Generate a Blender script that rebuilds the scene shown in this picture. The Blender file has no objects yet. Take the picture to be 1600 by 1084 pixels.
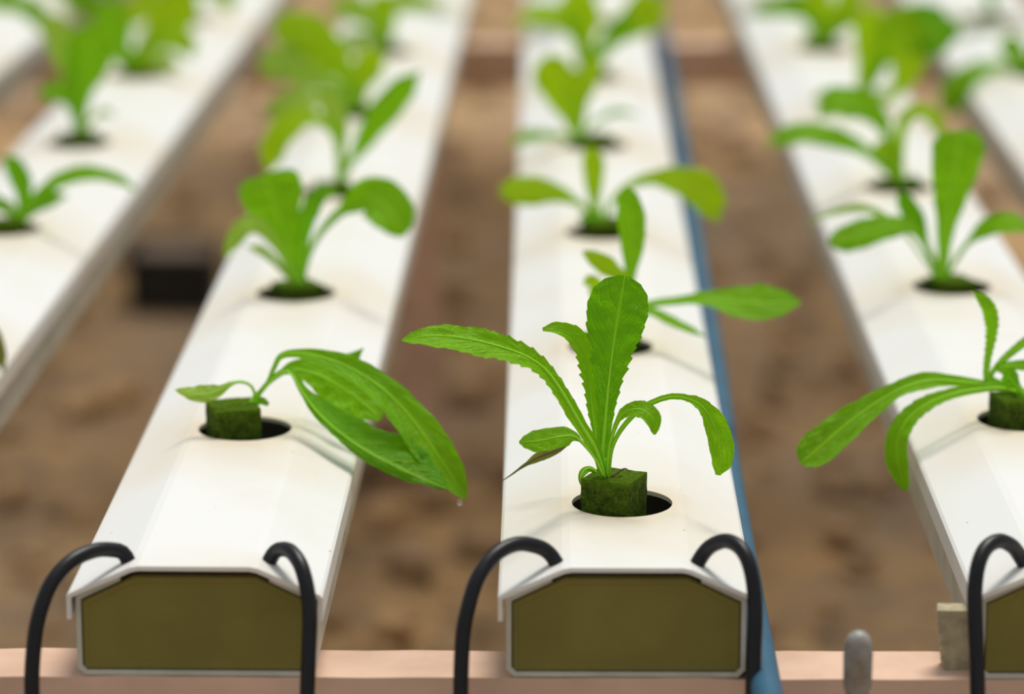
import bpy, bmesh, math, random
from mathutils import Vector, Matrix, noise

# ------------------------------------------------------------------ camera, sky, sun, exposure
scene = bpy.context.scene
COL = scene.collection
H = 0.42                                   # height of the channel tops above the soil (m)

cam_data = bpy.data.cameras.new('camera')
cam_data.sensor_width = 36.0
cam_data.lens = 36.0 * 5300.0 / 1600.0
cam_data.clip_start = 0.05
cam_data.clip_end = 100
cam_data.dof.use_dof = True
cam_data.dof.focus_distance = 1.445
cam_data.dof.aperture_fstop = 4.9
cam_data.dof.aperture_blades = 0
cam = bpy.data.objects.new('camera', cam_data)
COL.objects.link(cam)
cam.location = (0, 0, H + 0.4137)
cam.rotation_euler = (math.radians(90 - 14.0057), 0, math.radians(0.59786))
scene.camera = cam

world = bpy.data.worlds.new('greenhouse_daylight')
scene.world = world
world.use_nodes = True
bg = world.node_tree.nodes['Background']
bg.inputs['Color'].default_value = (0.95, 0.98, 1.0, 1)
bg.inputs['Strength'].default_value = 0.45

sun_data = bpy.data.lights.new('sun', 'SUN')
sun_data.energy = 2.80
sun_data.angle = math.radians(23)
sun_data.color = (1.0, 0.97, 0.90)
sun = bpy.data.objects.new('sun', sun_data)
COL.objects.link(sun)
sun.location = (0.5, 3, 4)
sun.rotation_euler = Vector((-0.16, -0.38, -1.0)).to_track_quat('-Z', 'Y').to_euler()

vs = scene.view_settings
vs.view_transform = 'Standard'
vs.look = 'None'
vs.gamma = 1
vs.use_curve_mapping = False
vs.exposure = 0.0

# ------------------------------------------------------------------ helpers
def tag(o, label=None, cat=None, group=None, kind=None):
    if label: o['label'] = label
    if cat: o['category'] = cat
    if group: o['group'] = group
    if kind: o['kind'] = kind
    return o

def empty(name, loc, rz=0.0):
    o = bpy.data.objects.new(name, None)
    o.empty_display_size = 0.02
    COL.objects.link(o)
    o.location = loc
    o.rotation_euler = (0, 0, rz)
    return o

def link(name, mesh, mat=None, parent=None, smooth=True):
    o = bpy.data.objects.new(name, mesh)
    COL.objects.link(o)
    if mat: mesh.materials.append(mat)
    if smooth:
        mesh.polygons.foreach_set('use_smooth', [True] * len(mesh.polygons))
    if parent: o.parent = parent
    return o

def from_bm(name, bm, mat=None, parent=None, smooth=True):
    me = bpy.data.meshes.new(name)
    bm.to_mesh(me); bm.free()
    return link(name, me, mat, parent, smooth)

def spline(pts, n):
    """Catmull-Rom through pts, resampled to n+1 points evenly by length."""
    P = [Vector(p) for p in pts]
    if len(P) == 2: P = [P[0], (P[0] + P[1]) / 2, P[1]]
    Q = [P[0] * 2 - P[1]] + P + [P[-1] * 2 - P[-2]]
    fine = []
    for i in range(1, len(Q) - 2):
        a, b, c, d = Q[i-1], Q[i], Q[i+1], Q[i+2]
        for k in range(16):
            t = k / 16
            fine.append(0.5 * (2*b + (c-a)*t + (2*a-5*b+4*c-d)*t*t + (3*b-a-3*c+d)*t**3))
    fine.append(P[-1])
    L = [0.0]
    for i in range(1, len(fine)): L.append(L[-1] + (fine[i] - fine[i-1]).length)
    out, j = [], 0
    for k in range(n + 1):
        s = L[-1] * k / n
        while j < len(L) - 2 and L[j+1] < s: j += 1
        u = (s - L[j]) / max(L[j+1] - L[j], 1e-9)
        out.append(fine[j].lerp(fine[j+1], min(max(u, 0), 1)))
    return out

def table(tab, t):
    if t <= tab[0][0]: return tab[0][1]
    for (a, x), (b, y) in zip(tab, tab[1:]):
        if t <= b:
            u = (t - a) / (b - a)
            u = u * u * (3 - 2 * u) * 0.5 + u * 0.5
            return x + (y - x) * u
    return tab[-1][1]

def tube_mesh(name, pts, radii, sides=12, n=40, caps=True):
    C = spline(pts, n)
    bm = bmesh.new()
    rings = []
    ref = None
    for i, c in enumerate(C):
        T = (C[min(i+1, n)] - C[max(i-1, 0)]).normalized()
        if ref is None:
            ref = T.orthogonal().normalized()
        ref = (ref - T * ref.dot(T)).normalized()
        B = T.cross(ref)
        r = table(radii, i / n) if isinstance(radii, list) else radii
        rings.append([bm.verts.new(c + (ref * math.cos(a) + B * math.sin(a)) * r)
                      for a in [2 * math.pi * k / sides for k in range(sides)]])
    for A, Bv in zip(rings, rings[1:]):
        for k in range(sides):
            bm.faces.new((A[k], A[(k+1) % sides], Bv[(k+1) % sides], Bv[k]))
    if caps:
        bm.faces.new(rings[0][::-1]); bm.faces.new(rings[-1])
    bmesh.ops.recalc_face_normals(bm, faces=bm.faces)
    me = bpy.data.meshes.new(name)
    bm.to_mesh(me); bm.free()
    return me

def box(bm, x0, x1, y0, y1, z0, z1):
    v = [bm.verts.new((x, y, z)) for x in (x0, x1) for y in (y0, y1) for z in (z0, z1)]
    for f in ((0,1,3,2), (4,6,7,5), (0,4,5,1), (2,3,7,6), (0,2,6,4), (1,5,7,3)):
        bm.faces.new([v[i] for i in f])

# ------------------------------------------------------------------ materials
class NT:
    def __init__(self, name):
        self.m = bpy.data.materials.new(name)
        self.m.use_nodes = True
        self.t = self.m.node_tree
        self.t.nodes.clear()
        self.out = self.n('ShaderNodeOutputMaterial')
    def n(self, kind, **kw):
        nd = self.t.nodes.new(kind)
        for k, v in kw.items(): setattr(nd, k, v)
        return nd
    def l(self, a, b): self.t.links.new(a, b)
    def noise(self, vec, scale, detail=3, rough=0.55):
        nd = self.n('ShaderNodeTexNoise')
        nd.inputs['Scale'].default_value = scale
        nd.inputs['Detail'].default_value = detail
        nd.inputs['Roughness'].default_value = rough
        self.l(vec, nd.inputs['Vector'])
        return nd.outputs['Fac']
    def ramp(self, fac, stops):
        nd = self.n('ShaderNodeValToRGB')
        el = nd.color_ramp.elements
        while len(el) < len(stops): el.new(0.5)
        for e, (p, c) in zip(el, stops):
            e.position = p
            e.color = (c, c, c, 1) if isinstance(c, (int, float)) else (*c, 1)
        self.l(fac, nd.inputs['Fac'])
        return nd.outputs['Color']
    def mix(self, fac, a, b, mode='MIX'):
        nd = self.n('ShaderNodeMix', data_type='RGBA', blend_type=mode)
        for sock, v in ((nd.inputs[0], fac), (nd.inputs[6], a), (nd.inputs[7], b)):
            if hasattr(v, 'is_linked'): self.l(v, sock)
            elif isinstance(v, (int, float)): sock.default_value = v
            else: sock.default_value = (*v, 1)
        return nd.outputs[2]
    def math(self, op, a, b=0.0, c=None):
        nd = self.n('ShaderNodeMath', operation=op)
        for i, v in enumerate((a, b, c)):
            if v is None: continue
            if hasattr(v, 'is_linked'): self.l(v, nd.inputs[i])
            else: nd.inputs[i].default_value = v
        return nd.outputs[0]
    def bump(self, height, strength, dist):
        nd = self.n('ShaderNodeBump')
        nd.inputs['Strength'].default_value = strength
        nd.inputs['Distance'].default_value = dist
        self.l(height, nd.inputs['Height'])
        return nd.outputs['Normal']
    def principled(self, color, rough=0.5, normal=None, spec=0.5):
        p = self.n('ShaderNodeBsdfPrincipled')
        if hasattr(color, 'is_linked'): self.l(color, p.inputs['Base Color'])
        else: p.inputs['Base Color'].default_value = (*color, 1)
        if hasattr(rough, 'is_linked'): self.l(rough, p.inputs['Roughness'])
        else: p.inputs['Roughness'].default_value = rough
        p.inputs['Specular IOR Level'].default_value = spec
        if normal: self.l(normal, p.inputs['Normal'])
        return p
    def coord(self, which='Object'):
        return self.n('ShaderNodeTexCoord').outputs[which]
    def done(self, shader):
        self.l(shader, self.out.inputs['Surface'])
        return self.m

PITCH = 0.275
def lid_material():
    k = NT('white_plastic_lid')
    co = k.coord()
    sep = k.n('ShaderNodeSeparateXYZ'); k.l(co, sep.inputs[0])
    # water stains: rust-beige film round each planting hole and in loose patches
    ym = k.math('SUBTRACT', k.math('PINGPONG', k.math('ADD', sep.outputs['Y'], 20 * PITCH), PITCH / 2), 0.0)
    d2 = k.math('ADD', k.math('MULTIPLY', sep.outputs['X'], sep.outputs['X']), k.math('MULTIPLY', ym, ym))
    d = k.math('SQRT', d2)
    n1 = k.noise(co, 28, 5, 0.6)
    n2 = k.noise(co, 9, 4, 0.6)
    n3 = k.noise(co, 160, 3, 0.6)
    ring = k.ramp(k.math('ADD', d, k.math('MULTIPLY', k.math('SUBTRACT', n1, 0.5), 0.022)),
                  [(0.0, 1.0), (0.0235, 0.95), (0.034, 0.5), (0.095, 0.0)])
    patch = k.ramp(n2, [(0.45, 0.0), (0.72, 0.38)])
    m = k.math('MINIMUM', k.math('ADD', ring, patch), 1.0)
    colr = k.mix(m, (0.83, 0.83, 0.82), (0.76, 0.67, 0.53))
    # scattered dark dirt flecks
    mp = k.n('ShaderNodeMapping'); mp.inputs['Scale'].default_value = (1.0, 0.7, 1.0); k.l(co, mp.inputs['Vector'])
    v = k.n('ShaderNodeTexVoronoi'); v.inputs['Scale'].default_value = 75; k.l(mp.outputs[0], v.inputs['Vector'])
    sepc = k.n('ShaderNodeSeparateColor'); k.l(v.outputs['Color'], sepc.inputs[0])
    near = k.math('LESS_THAN', k.math('ADD', v.outputs['Distance'], k.math('MULTIPLY', n3, 0.06)), 0.075)
    pick = k.math('GREATER_THAN', sepc.outputs[0], 0.72)
    colr = k.mix(k.math('MULTIPLY', k.math('MULTIPLY', near, pick), 0.6), colr, (0.20, 0.15, 0.10))
    nrm = k.bump(n1, 0.06, 0.002)
    return k.done(k.principled(colr, 0.42, nrm, 0.4).outputs[0])

def plain(name, color, rough=0.5, var=0.15, scale=60, bump=0.0, spec=0.5, dark=None):
    k = NT(name)
    co = k.coord()
    n = k.noise(co, scale, 4)
    c2 = dark or tuple(c * (1 - var * 2) for c in color)
    colr = k.mix(k.ramp(n, [(0.35, 0.0), (0.7, 1.0)]), color, c2)
    nrm = k.bump(n, bump, 0.002) if bump else None
    return k.done(k.principled(colr, rough, nrm, spec).outputs[0])

def leaf_material(name, base, pale, trans, tmix=0.42, veins=1.0):
    k = NT(name)
    uv = k.coord('UV')
    sep = k.n('ShaderNodeSeparateXYZ'); k.l(uv, sep.inputs[0])
    u, v = sep.outputs['X'], sep.outputs['Y']
    a = k.math('ABSOLUTE', k.math('SUBTRACT', v, 0.5))            # 0 on the midrib, .5 at the margin
    rib = k.ramp(a, [(0.0, 1.0), (0.028, 0.8), (0.06, 0.0)])
    co = k.coord()
    n1 = k.noise(co, 120, 4)
    n2 = k.noise(co, 420, 3)
    s = k.math('ADD', k.math('MULTIPLY', k.math('SUBTRACT', u, k.math('MULTIPLY', a, 0.42)), 13.0),
               k.math('MULTIPLY', n1, 0.9))
    side = k.math('PINGPONG', s, 0.5)
    lat = k.ramp(side, [(0.0, 1.0), (0.07, 0.7), (0.16, 0.0)])
    vo = k.n('ShaderNodeTexVoronoi', feature='DISTANCE_TO_EDGE'); vo.inputs['Scale'].default_value = 330
    k.l(co, vo.inputs['Vector'])
    net = k.ramp(vo.outputs['Distance'], [(0.0, 1.0), (0.12, 0.0)])
    vein = k.math('MAXIMUM', rib, k.math('MAXIMUM', k.math('MULTIPLY', lat, 0.85 * veins), k.math('MULTIPLY', net, 0.22 * veins)))
    tone = k.mix(k.ramp(n1, [(0.3, 0.0), (0.7, 1.0)]), base, tuple(c * 0.72 for c in base))
    stalk = k.ramp(u, [(0.02, 1.0), (0.45, 0.0)])
    colr = k.mix(k.math('MULTIPLY', k.math('MAXIMUM', vein, k.math('MULTIPLY', stalk, 0.75)), 0.8), tone, pale)
    back = k.n('ShaderNodeNewGeometry').outputs['Backfacing']
    colr = k.mix(k.math('MULTIPLY', back, 0.25), colr, pale)
    hgt = k.math('SUBTRACT', k.math('MULTIPLY', n2, 0.5), k.math('MULTIPLY', vein, 0.8))
    nrm = k.bump(hgt, 0.5 * veins + 0.1, 0.0016)
    p = k.principled(colr, 0.45, nrm, 0.16)
    tr = k.n('ShaderNodeBsdfTranslucent')
    k.l(k.mix(vein, trans, tuple(min(1, c * 1.15) for c in trans)), tr.inputs['Color'])
    k.l(nrm, tr.inputs['Normal'])
    mx = k.n('ShaderNodeMixShader'); mx.inputs[0].default_value = tmix
    k.l(p.outputs[0], mx.inputs[1]); k.l(tr.outputs[0], mx.inputs[2])
    return k.done(mx.outputs[0])

def sponge_material():
    k = NT('mossy_sponge')
    co = k.coord()
    sep = k.n('ShaderNodeSeparateXYZ'); k.l(co, sep.inputs[0])
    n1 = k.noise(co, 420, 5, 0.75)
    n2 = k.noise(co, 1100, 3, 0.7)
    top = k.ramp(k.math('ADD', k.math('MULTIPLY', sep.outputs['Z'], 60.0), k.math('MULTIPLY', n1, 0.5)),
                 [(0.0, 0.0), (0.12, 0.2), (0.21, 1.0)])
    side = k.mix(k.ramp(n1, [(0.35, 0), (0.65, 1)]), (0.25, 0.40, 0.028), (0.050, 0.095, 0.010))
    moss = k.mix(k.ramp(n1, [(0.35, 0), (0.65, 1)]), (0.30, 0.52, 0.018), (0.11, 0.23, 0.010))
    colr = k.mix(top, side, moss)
    nrm = k.bump(k.math('ADD', n1, n2), 1.0, 0.006)
    return k.done(k.principled(colr, 0.95, nrm, 0.1).outputs[0])

def soil_material():
    k = NT('brown_soil')
    co = k.coord()
    n0 = k.noise(co, 2.0, 3, 0.6)
    n1 = k.noise(co, 7, 5, 0.65)
    n2 = k.noise(co, 22, 5, 0.7)
    n3 = k.noise(co, 90, 4, 0.7)
    c = k.mix(k.ramp(n1, [(0.36, 0), (0.64, 1)]), (0.60, 0.385, 0.19), (0.33, 0.22, 0.13))
    c = k.mix(k.ramp(n2, [(0.5, 0), (0.66, 0.8)]), c, (0.66, 0.41, 0.18))
    c = k.mix(k.ramp(n2, [(0.30, 0.85), (0.44, 0)]), c, (0.22, 0.17, 0.125))
    c = k.mix(k.ramp(n0, [(0.45, 0), (0.7, 0.55)]), c, (0.42, 0.33, 0.265))
    nrm = k.bump(k.math('ADD', n2, n3), 0.8, 0.012)
    return k.done(k.principled(c, 0.95, nrm, 0.15).outputs[0])

M = {}
M['lid'] = lid_material()
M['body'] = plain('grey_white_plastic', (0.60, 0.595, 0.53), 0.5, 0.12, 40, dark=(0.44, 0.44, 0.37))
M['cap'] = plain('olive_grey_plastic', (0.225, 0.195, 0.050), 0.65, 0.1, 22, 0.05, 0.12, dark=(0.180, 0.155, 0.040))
M['rubber'] = plain('black_rubber', (0.006, 0.006, 0.009), 0.40, 0.2, 200, 0.06, 0.35)
M['blue'] = plain('blue_plastic_pipe', (0.042, 0.130, 0.215), 0.55, 0.1, 30, spec=0.25)
M['grey'] = plain('grey_plastic_fitting', (0.36, 0.37, 0.36), 0.45, 0.2, 90, 0.1, dark=(0.20, 0.16, 0.12))
M['wood'] = plain('weathered_wood', (0.52, 0.46, 0.31), 0.9, 0.2, 160, 0.6, 0.1, dark=(0.30, 0.26, 0.17))
M['beam'] = plain('pinkish_timber', (0.78, 0.54, 0.41), 0.9, 0.12, 25, 0.3, 0.1, dark=(0.62, 0.42, 0.31))
M['block'] = plain('black_plastic', (0.034, 0.033, 0.027), 0.7, 0.2, 40, 0.2, 0.2)
M['blocktop'] = plain('dusty_grey_soil', (0.34, 0.26, 0.20), 0.95, 0.2, 60, 0.5, 0.1)
M['soil'] = soil_material()
M['clod'] = plain('soil_clods', (0.60, 0.39, 0.20), 0.95, 0.25, 14, 0.5, 0.1, dark=(0.26, 0.185, 0.13))
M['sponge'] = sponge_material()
LEAF = {
    'deep': leaf_material('deep_green_leaf', (0.058, 0.30, 0.0015), (0.25, 0.50, 0.010), (0.22, 0.62, 0.002), 0.42),
    'mid': leaf_material('fresh_green_leaf', (0.105, 0.40, 0.003), (0.31, 0.56, 0.015), (0.32, 0.72, 0.003), 0.42),
    'lime': leaf_material('lime_green_leaf', (0.25, 0.51, 0.002), (0.44, 0.62, 0.02), (0.52, 0.78, 0.002), 0.48, 0.5),
    'pale': leaf_material('pale_green_leaf', (0.27, 0.50, 0.06), (0.46, 0.62, 0.12), (0.48, 0.74, 0.05), 0.45, 0.5),
    'dry': leaf_material('withering_leaf', (0.20, 0.26, 0.025), (0.25, 0.16, 0.08), (0.26, 0.32, 0.02), 0.3),
}
M['rib'] = plain('pale_green_stalk', (0.36, 0.78, 0.035), 0.5, 0.04, 150, spec=0.15)
M['drybrown'] = plain('dry_brown_stalk', (0.20, 0.13, 0.075), 0.8, 0.15, 150)

# ------------------------------------------------------------------ the ground
blk_xy = (-0.402, 3.577, 0.0)
def build_ground():
    bm = bmesh.new()
    NX, NY = 120, 180
    x0, x1, y0, y1 = -4.0, 4.0, -0.6, 11.0
    V = []
    for j in range(NY + 1):
        row = []
        for i in range(NX + 1):
            x = x0 + (x1 - x0) * i / NX; y = y0 + (y1 - y0) * j / NY
            z = 0.016 * (noise.fractal(Vector((x * 5, y * 5, 0.3)), 1.0, 2.0, 4)) - 0.010
            flat = max(0.0, 1 - math.hypot(x - blk_xy[0], y - blk_xy[1]) / 0.55)
            z -= min(1.0, flat * 2) * (z + 0.012)
            row.append(bm.verts.new((x, y, z)))
        V.append(row)
    for j in range(NY):
        for i in range(NX):
            bm.faces.new((V[j][i], V[j][i+1], V[j+1][i+1], V[j+1][i]))
    g = from_bm('floor', bm, M['soil'])
    tag(g, 'bare reddish brown soil under the white channels', 'soil', kind='structure')
    rnd = random.Random(4)
    bm = bmesh.new()
    for _ in range(2600):
        y = rnd.uniform(1.4, 6.5); x = rnd.uniform(-0.32 * y - 0.1, 0.32 * y + 0.1)
        if abs(x - blk_xy[0]) < 0.08 and abs(y - blk_xy[1] + 0.1) < 0.2: continue
        s = rnd.choice((0.004, 0.006, 0.009, 0.014, 0.020)) * rnd.uniform(0.7, 1.3)
        mat = Matrix.Translation((x, y, s * 0.15)) @ Matrix.Rotation(rnd.uniform(0, 6.28), 4, 'Z') @ Matrix.Diagonal((s * rnd.uniform(.8, 1.5), s, s * rnd.uniform(.5, .8), 1))
        r = bmesh.ops.create_icosphere(bm, subdivisions=1, radius=1.0, matrix=mat)
        for v in r['verts']:
            v.co += Vector((rnd.uniform(-1, 1), rnd.uniform(-1, 1), rnd.uniform(-1, 1))) * s * 0.18
    c = from_bm('soil_clods', bm, M['clod'], smooth=False)
    tag(c, 'loose brown clods and pebbles strewn over the soil', 'soil', kind='stuff')
build_ground()

# ------------------------------------------------------------------ growing channels
FRONT = 1.294
END = 4.6
HW = 0.0515                                # half width over the lid
FLAT = 0.0225
HOLE_R = 0.0214
PROFILE = [(-HW, -0.0225), (-HW, -0.0128), (-HW + 0.0012, -0.0116), (-0.0290, -0.0021), (-0.0258, -0.0007), (-FLAT, 0.0),
           (FLAT, 0.0), (0.0258, -0.0007), (0.0290, -0.0021), (HW - 0.0012, -0.0116), (HW, -0.0128), (HW, -0.0225)]

def lid_mesh(y0, y1, holes):
    bm = bmesh.new()
    rows = [y0]
    for h in holes: rows += [h - FLAT, h + FLAT]
    rows.append(y1)
    grid = [[bm.verts.new((x, y, z)) for (x, z) in PROFILE] for y in rows]
    mid = 5                                 # the flat column between profile points 5 and 6
    for j in range(len(rows) - 1):
        for i in range(len(PROFILE) - 1):
            q = (grid[j][i], grid[j][i+1], grid[j+1][i+1], grid[j+1][i])
            if i == mid and j % 2 == 1:
                h = holes[(j - 1) // 2]
                N = 64
                inner, outer = [], []
                for k in range(N):
                    a = -0.75 * math.pi + 2 * math.pi * k / N
                    cx, cy = math.cos(a), math.sin(a)
                    inner.append(bm.verts.new((cx * HOLE_R, h + cy * HOLE_R, 0)))
                    m = FLAT / max(abs(cx), abs(cy))
                    if k % (N // 4) == 0: outer.append(q[k // (N // 4)])
                    else: outer.append(bm.verts.new((cx * m, h + cy * m, 0)))
                for k in range(N):
                    bm.faces.new((outer[k], outer[(k+1) % N], inner[(k+1) % N], inner[k]))
            else:
                bm.faces.new(q)
    me = bpy.data.meshes.new('lid')
    bm.to_mesh(me); bm.free()
    return me

def body_mesh(y0, y1):
    bm = bmesh.new()
    w, zt, zb = 0.0482, -0.0137, -0.047
    o = [(-0.030, -0.0051), (-w, zt), (-w, zb + 0.003), (-w + 0.003, zb), (w - 0.003, zb), (w, zb + 0.003), (w, zt), (0.030, -0.0051)]
    t = 0.002
    n = [(-0.030, -0.0070), (-w + t, zt - 0.0012), (-w + t, zb + 0.004), (-w + 0.004, zb + t), (w - 0.004, zb + t), (w - t, zb + 0.004), (w - t, zt - 0.0012), (0.030, -0.0070)]
    ring = o + n[::-1]
    A = [bm.verts.new((x, y0, z)) for x, z in ring]
    B = [bm.verts.new((x, y1, z)) for x, z in ring]
    m = len(ring)
    for k in range(m):
        bm.faces.new((A[k], A[(k+1) % m], B[(k+1) % m], B[k]))
    for k in range(7):
        bm.faces.new((A[k], A[k+1], A[m-2-k], A[m-1-k])); bm.faces.new((B[k], B[m-1-k], B[m-2-k], B[k+1]))
    bmesh.ops.recalc_face_normals(bm, faces=bm.faces)
    me = bpy.data.meshes.new('channel_body')
    bm.to_mesh(me); bm.free()
    return me

def cap_mesh(y):
    """end plate closing the channel: raised rim, slightly sunk panel"""
    bm = bmesh.new()
    def outline(s, dz):
        w = 0.0460 - s
        return [(-w, -0.0448 + s), (-w, -0.0158 - s * .6), (-0.0245 + s * .3, -0.0055 - s), (0.0245 - s * .3, -0.0055 - s), (w, -0.0158 - s * .6), (w, -0.0448 + s)]
    layers = [(outline(0, 0), y + 0.008), (outline(0, 0), y + 0.0045), (outline(0.0006, 0), y + 0.0038), (outline(0.0022, 0), y + 0.0038), (outline(0.0030, 0), y + 0.0043)]
    rings = [[bm.verts.new((x, yy, z)) for x, z in o] for o, yy in layers]
    for A, B in zip(rings, rings[1:]):
        for k in range(6):
            bm.faces.new((A[k], A[(k+1) % 6], B[(k+1) % 6], B[k]))
    bm.faces.new(rings[0]); bm.faces.new(rings[-1][::-1])
    bmesh.ops.recalc_face_normals(bm, faces=bm.faces)
    me = bpy.data.meshes.new('end_cap')
    bm.to_mesh(me); bm.free()
    return me

# name, first planting hole (x, y) in metres, turn in degrees, label
CHANNELS = [
    ('outer_left', (-0.4619, 2.8781), -2.284, 'white growing channel at the far left corner, mostly outside the frame'),
    ('left_edge', (-0.3180, 1.9420), -1.499, 'white growing channel running in from the left edge beside the black block'),
    ('left', (-0.1384, 1.5028), -0.713, 'white growing channel left of the middle, under the wilted drooping seedling'),
    ('middle', (0.0324, 1.3854), 0.0, 'white growing channel in the middle with the blue pipe along its right side'),
    ('right', (0.2215, 1.5222), 0.336, 'white growing channel right of the middle, front end cut by the right edge'),
    ('outer_right', (0.3653, 2.7761), -0.073, 'white growing channel at the top right corner, only partly in view'),
]
HOLES = {}
for cname, (hx, hy), turn, lab in CHANNELS:
    root = empty('growing_channel', (hx, hy, H), math.radians(turn))
    tag(root, lab, 'channel', 'white growing channels side by side')
    y0 = FRONT - hy
    y1 = END - hy
    ks = [k for k in range(-8, 14) if y0 + 0.05 < k * PITCH < y1 - 0.05]
    lid = link('lid', lid_mesh(y0, y1, [k * PITCH for k in ks]), M['lid'], root, smooth=False)
    so = lid.modifiers.new('thickness', 'SOLIDIFY'); so.thickness = 0.0019; so.offset = -1
    bv = lid.modifiers.new('soft_edges', 'BEVEL'); bv.width = 0.0006; bv.segments = 2; bv.limit_method = 'ANGLE'; bv.angle_limit = math.radians(55)
    link('channel_body', body_mesh(y0 + 0.003, y1 - 0.003), M['body'], root, smooth=False)
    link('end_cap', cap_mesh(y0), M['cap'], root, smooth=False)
    R = Matrix.Rotation(math.radians(turn), 3, 'Z')
    for k in ks:
        HOLES[(cname, k)] = Vector((hx, hy, H)) + R @ Vector((0, k * PITCH, 0))

# ------------------------------------------------------------------ supports, pipes, block
def timber(name, x0, x1, y0, y1, z0, z1, mat, label, cat, rough=0.0015, seed=1, nx=24):
    bm = bmesh.new()
    box(bm, x0, x1, y0, y1, z0, z1)
    bmesh.ops.subdivide_edges(bm, edges=[e for e in bm.edges if abs((e.verts[0].co - e.verts[1].co).x) > 0.05], cuts=nx)
    bmesh.ops.subdivide_edges(bm, edges=bm.edges[:], cuts=2, use_grid_fill=True)
    for v in bm.verts:
        v.co += noise.noise_vector(v.co * 60 + Vector((seed, 0, 0))) * rough
    o = from_bm(name, bm, mat, smooth=False)
    return tag(o, label, cat)

ZB = H - 0.0473
timber('support_beam', -0.75, 0.70, 2.935, 2.975, ZB - 0.036, ZB, M['beam'], 'pinkish timber crossbeam under the far part of the channels', 'beam', 0.0008, 1)
timber('support_beam', -0.75, 0.70, 1.296, 1.330, ZB - 0.040, ZB, M['beam'], 'timber crossbeam under the front ends of the channels', 'beam', 0.0008, 7)
for i, (x, y, lab) in enumerate(((-0.112, 2.955, 'timber post under the far beam, below the left channel'),
                                 (0.034, 2.955, 'timber post under the far beam, below the middle channel'),
                                 (-0.70, 1.313, 'timber post under the left end of the front beam'),
                                 (0.64, 1.313, 'timber post under the right end of the front beam'))):
    timber('support_post', x - 0.018, x + 0.018, y - 0.016, y + 0.016, -0.02, ZB - 0.036 - (0.004 if y < 2 else 0), M['beam'], lab, 'post', 0.0008, i, 2)

# rough strip of wood wedged against the right channel
def wood_strip():
    bm = bmesh.new()
    rnd = random.Random(3)
    W, D, Z0, Z1, n = 0.0105, 0.010, 0.0, 0.0255, 16
    rings = []
    for j in range(n + 1):
        z = Z0 + (Z1 - Z0) * j / n
        e = rnd.uniform(-0.0007, 0.0007) + 0.0032 * (j / n) ** 1.0
        rings.append([bm.verts.new(p) for p in ((-W / 2 - e, -D / 2, z), (W / 2, -D / 2, z), (W / 2, D / 2, z), (-W / 2 - e * .6, D / 2, z))])
    for A, B in zip(rings, rings[1:]):
        for k in range(4): bm.faces.new((A[k], A[(k+1) % 4], B[(k+1) % 4], B[k]))
    bm.faces.new(rings[0][::-1]); bm.faces.new(rings[-1])
    o = from_bm('wood_strip', bm, M['wood'], smooth=False)
    o.location = (0.1668, 1.312, ZB)
    tag(o, 'rough weathered wood strip standing beside the front of the right channel', 'wood')
wood_strip()

# blue water pipe lying along the right side of the middle channel
bm = bmesh.new()
bp = link('water_pipe', tube_mesh('water_pipe', [(0.0872, 1.02, ZB + 0.0062), (0.0876, 1.5, ZB + 0.0062), (0.0912, 1.78, ZB + 0.0062), (0.0932, 2.1, ZB + 0.0062), (0.0986, 2.6, ZB + 0.0062), (0.1010, 3.3, ZB + 0.0062), (0.1040, 4.5, ZB + 0.0062)], 0.0062, 20, 40), M['blue'])
tag(bp, 'long dull blue plastic pipe along the right side of the middle channel', 'pipe')
bm.free()

# header pipe across the front, below the channels' ends
hp = empty('header_pipe', (0.0, 1.262, H - 0.096))
link('pipe', tube_mesh('pipe', [(-0.62, 0, 0), (0, 0, 0), (0.62, 0, 0)], 0.0125, 20, 20), M['grey'], hp)
tag(hp, 'grey header pipe crossing below the front ends of the channels', 'pipe')
# capped riser of the header, its rounded tip just in view
rp = [(0, 0), (0.0046, 0), (0.0046, 0.046), (0.0056, 0.047), (0.0058, 0.061), (0.0053, 0.0655), (0.0040, 0.0685), (0.0020, 0.0700), (0, 0.0704)]
bm = bmesh.new()
rings = []
for r, z in rp:
    rings.append([bm.verts.new((r * math.cos(a), r * math.sin(a), z)) for a in [2 * math.pi * k / 20 for k in range(20)]] if r > 0 else [bm.verts.new((0, 0, z))])
for A, B in zip(rings, rings[1:]):
    for k in range(20):
        a, b = A[k % len(A)], A[(k+1) % len(A)]; c, d = B[(k+1) % len(B)], B[k % len(B)]
        bm.faces.new([v for i, v in enumerate((a, b, c, d)) if v not in (a, b, c, d)[:i]])
bmesh.ops.recalc_face_normals(bm, faces=bm.faces)
rs = from_bm('riser_cap', bm, M['grey'], hp)
rs.location = (0.1225, 0, 0.0105)
rs['label'] = 'small grey round-topped riser'

# black block on the soil between the two left channels
blk = empty('plant_pot', (-0.402, 3.577, 0.0))
blk.scale = (1.18, 1.18, 1.18)
bm = bmesh.new()
w0, w1, d0, hh = 0.037, 0.039, 0.036, 0.044
lay = [(w0, d0, -0.012), (w1, d0 + .002, 0.002), (w1, d0 + .002, hh - 0.008), (w1 + .003, d0 + .005, hh - 0.007), (w1 + .003, d0 + .005, hh), (w1 - 0.001, d0 + .001, hh), (w1 - 0.002, d0, hh - 0.006)]
rings = [[bm.verts.new((sx * a, sy * b, z)) for sx, sy in ((-1, -1), (1, -1), (1, 1), (-1, 1))] for a, b, z in lay]
for A, B in zip(rings, rings[1:]):
    for k in range(4): bm.faces.new((A[k], A[(k+1) % 4], B[(k+1) % 4], B[k]))
bm.faces.new(rings[0][::-1]); bm.faces.new(rings[-1])
bmesh.ops.recalc_face_normals(bm, faces=bm.faces)
from_bm('pot_wall', bm, M['block'], blk, smooth=False)
bm = bmesh.new()
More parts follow.
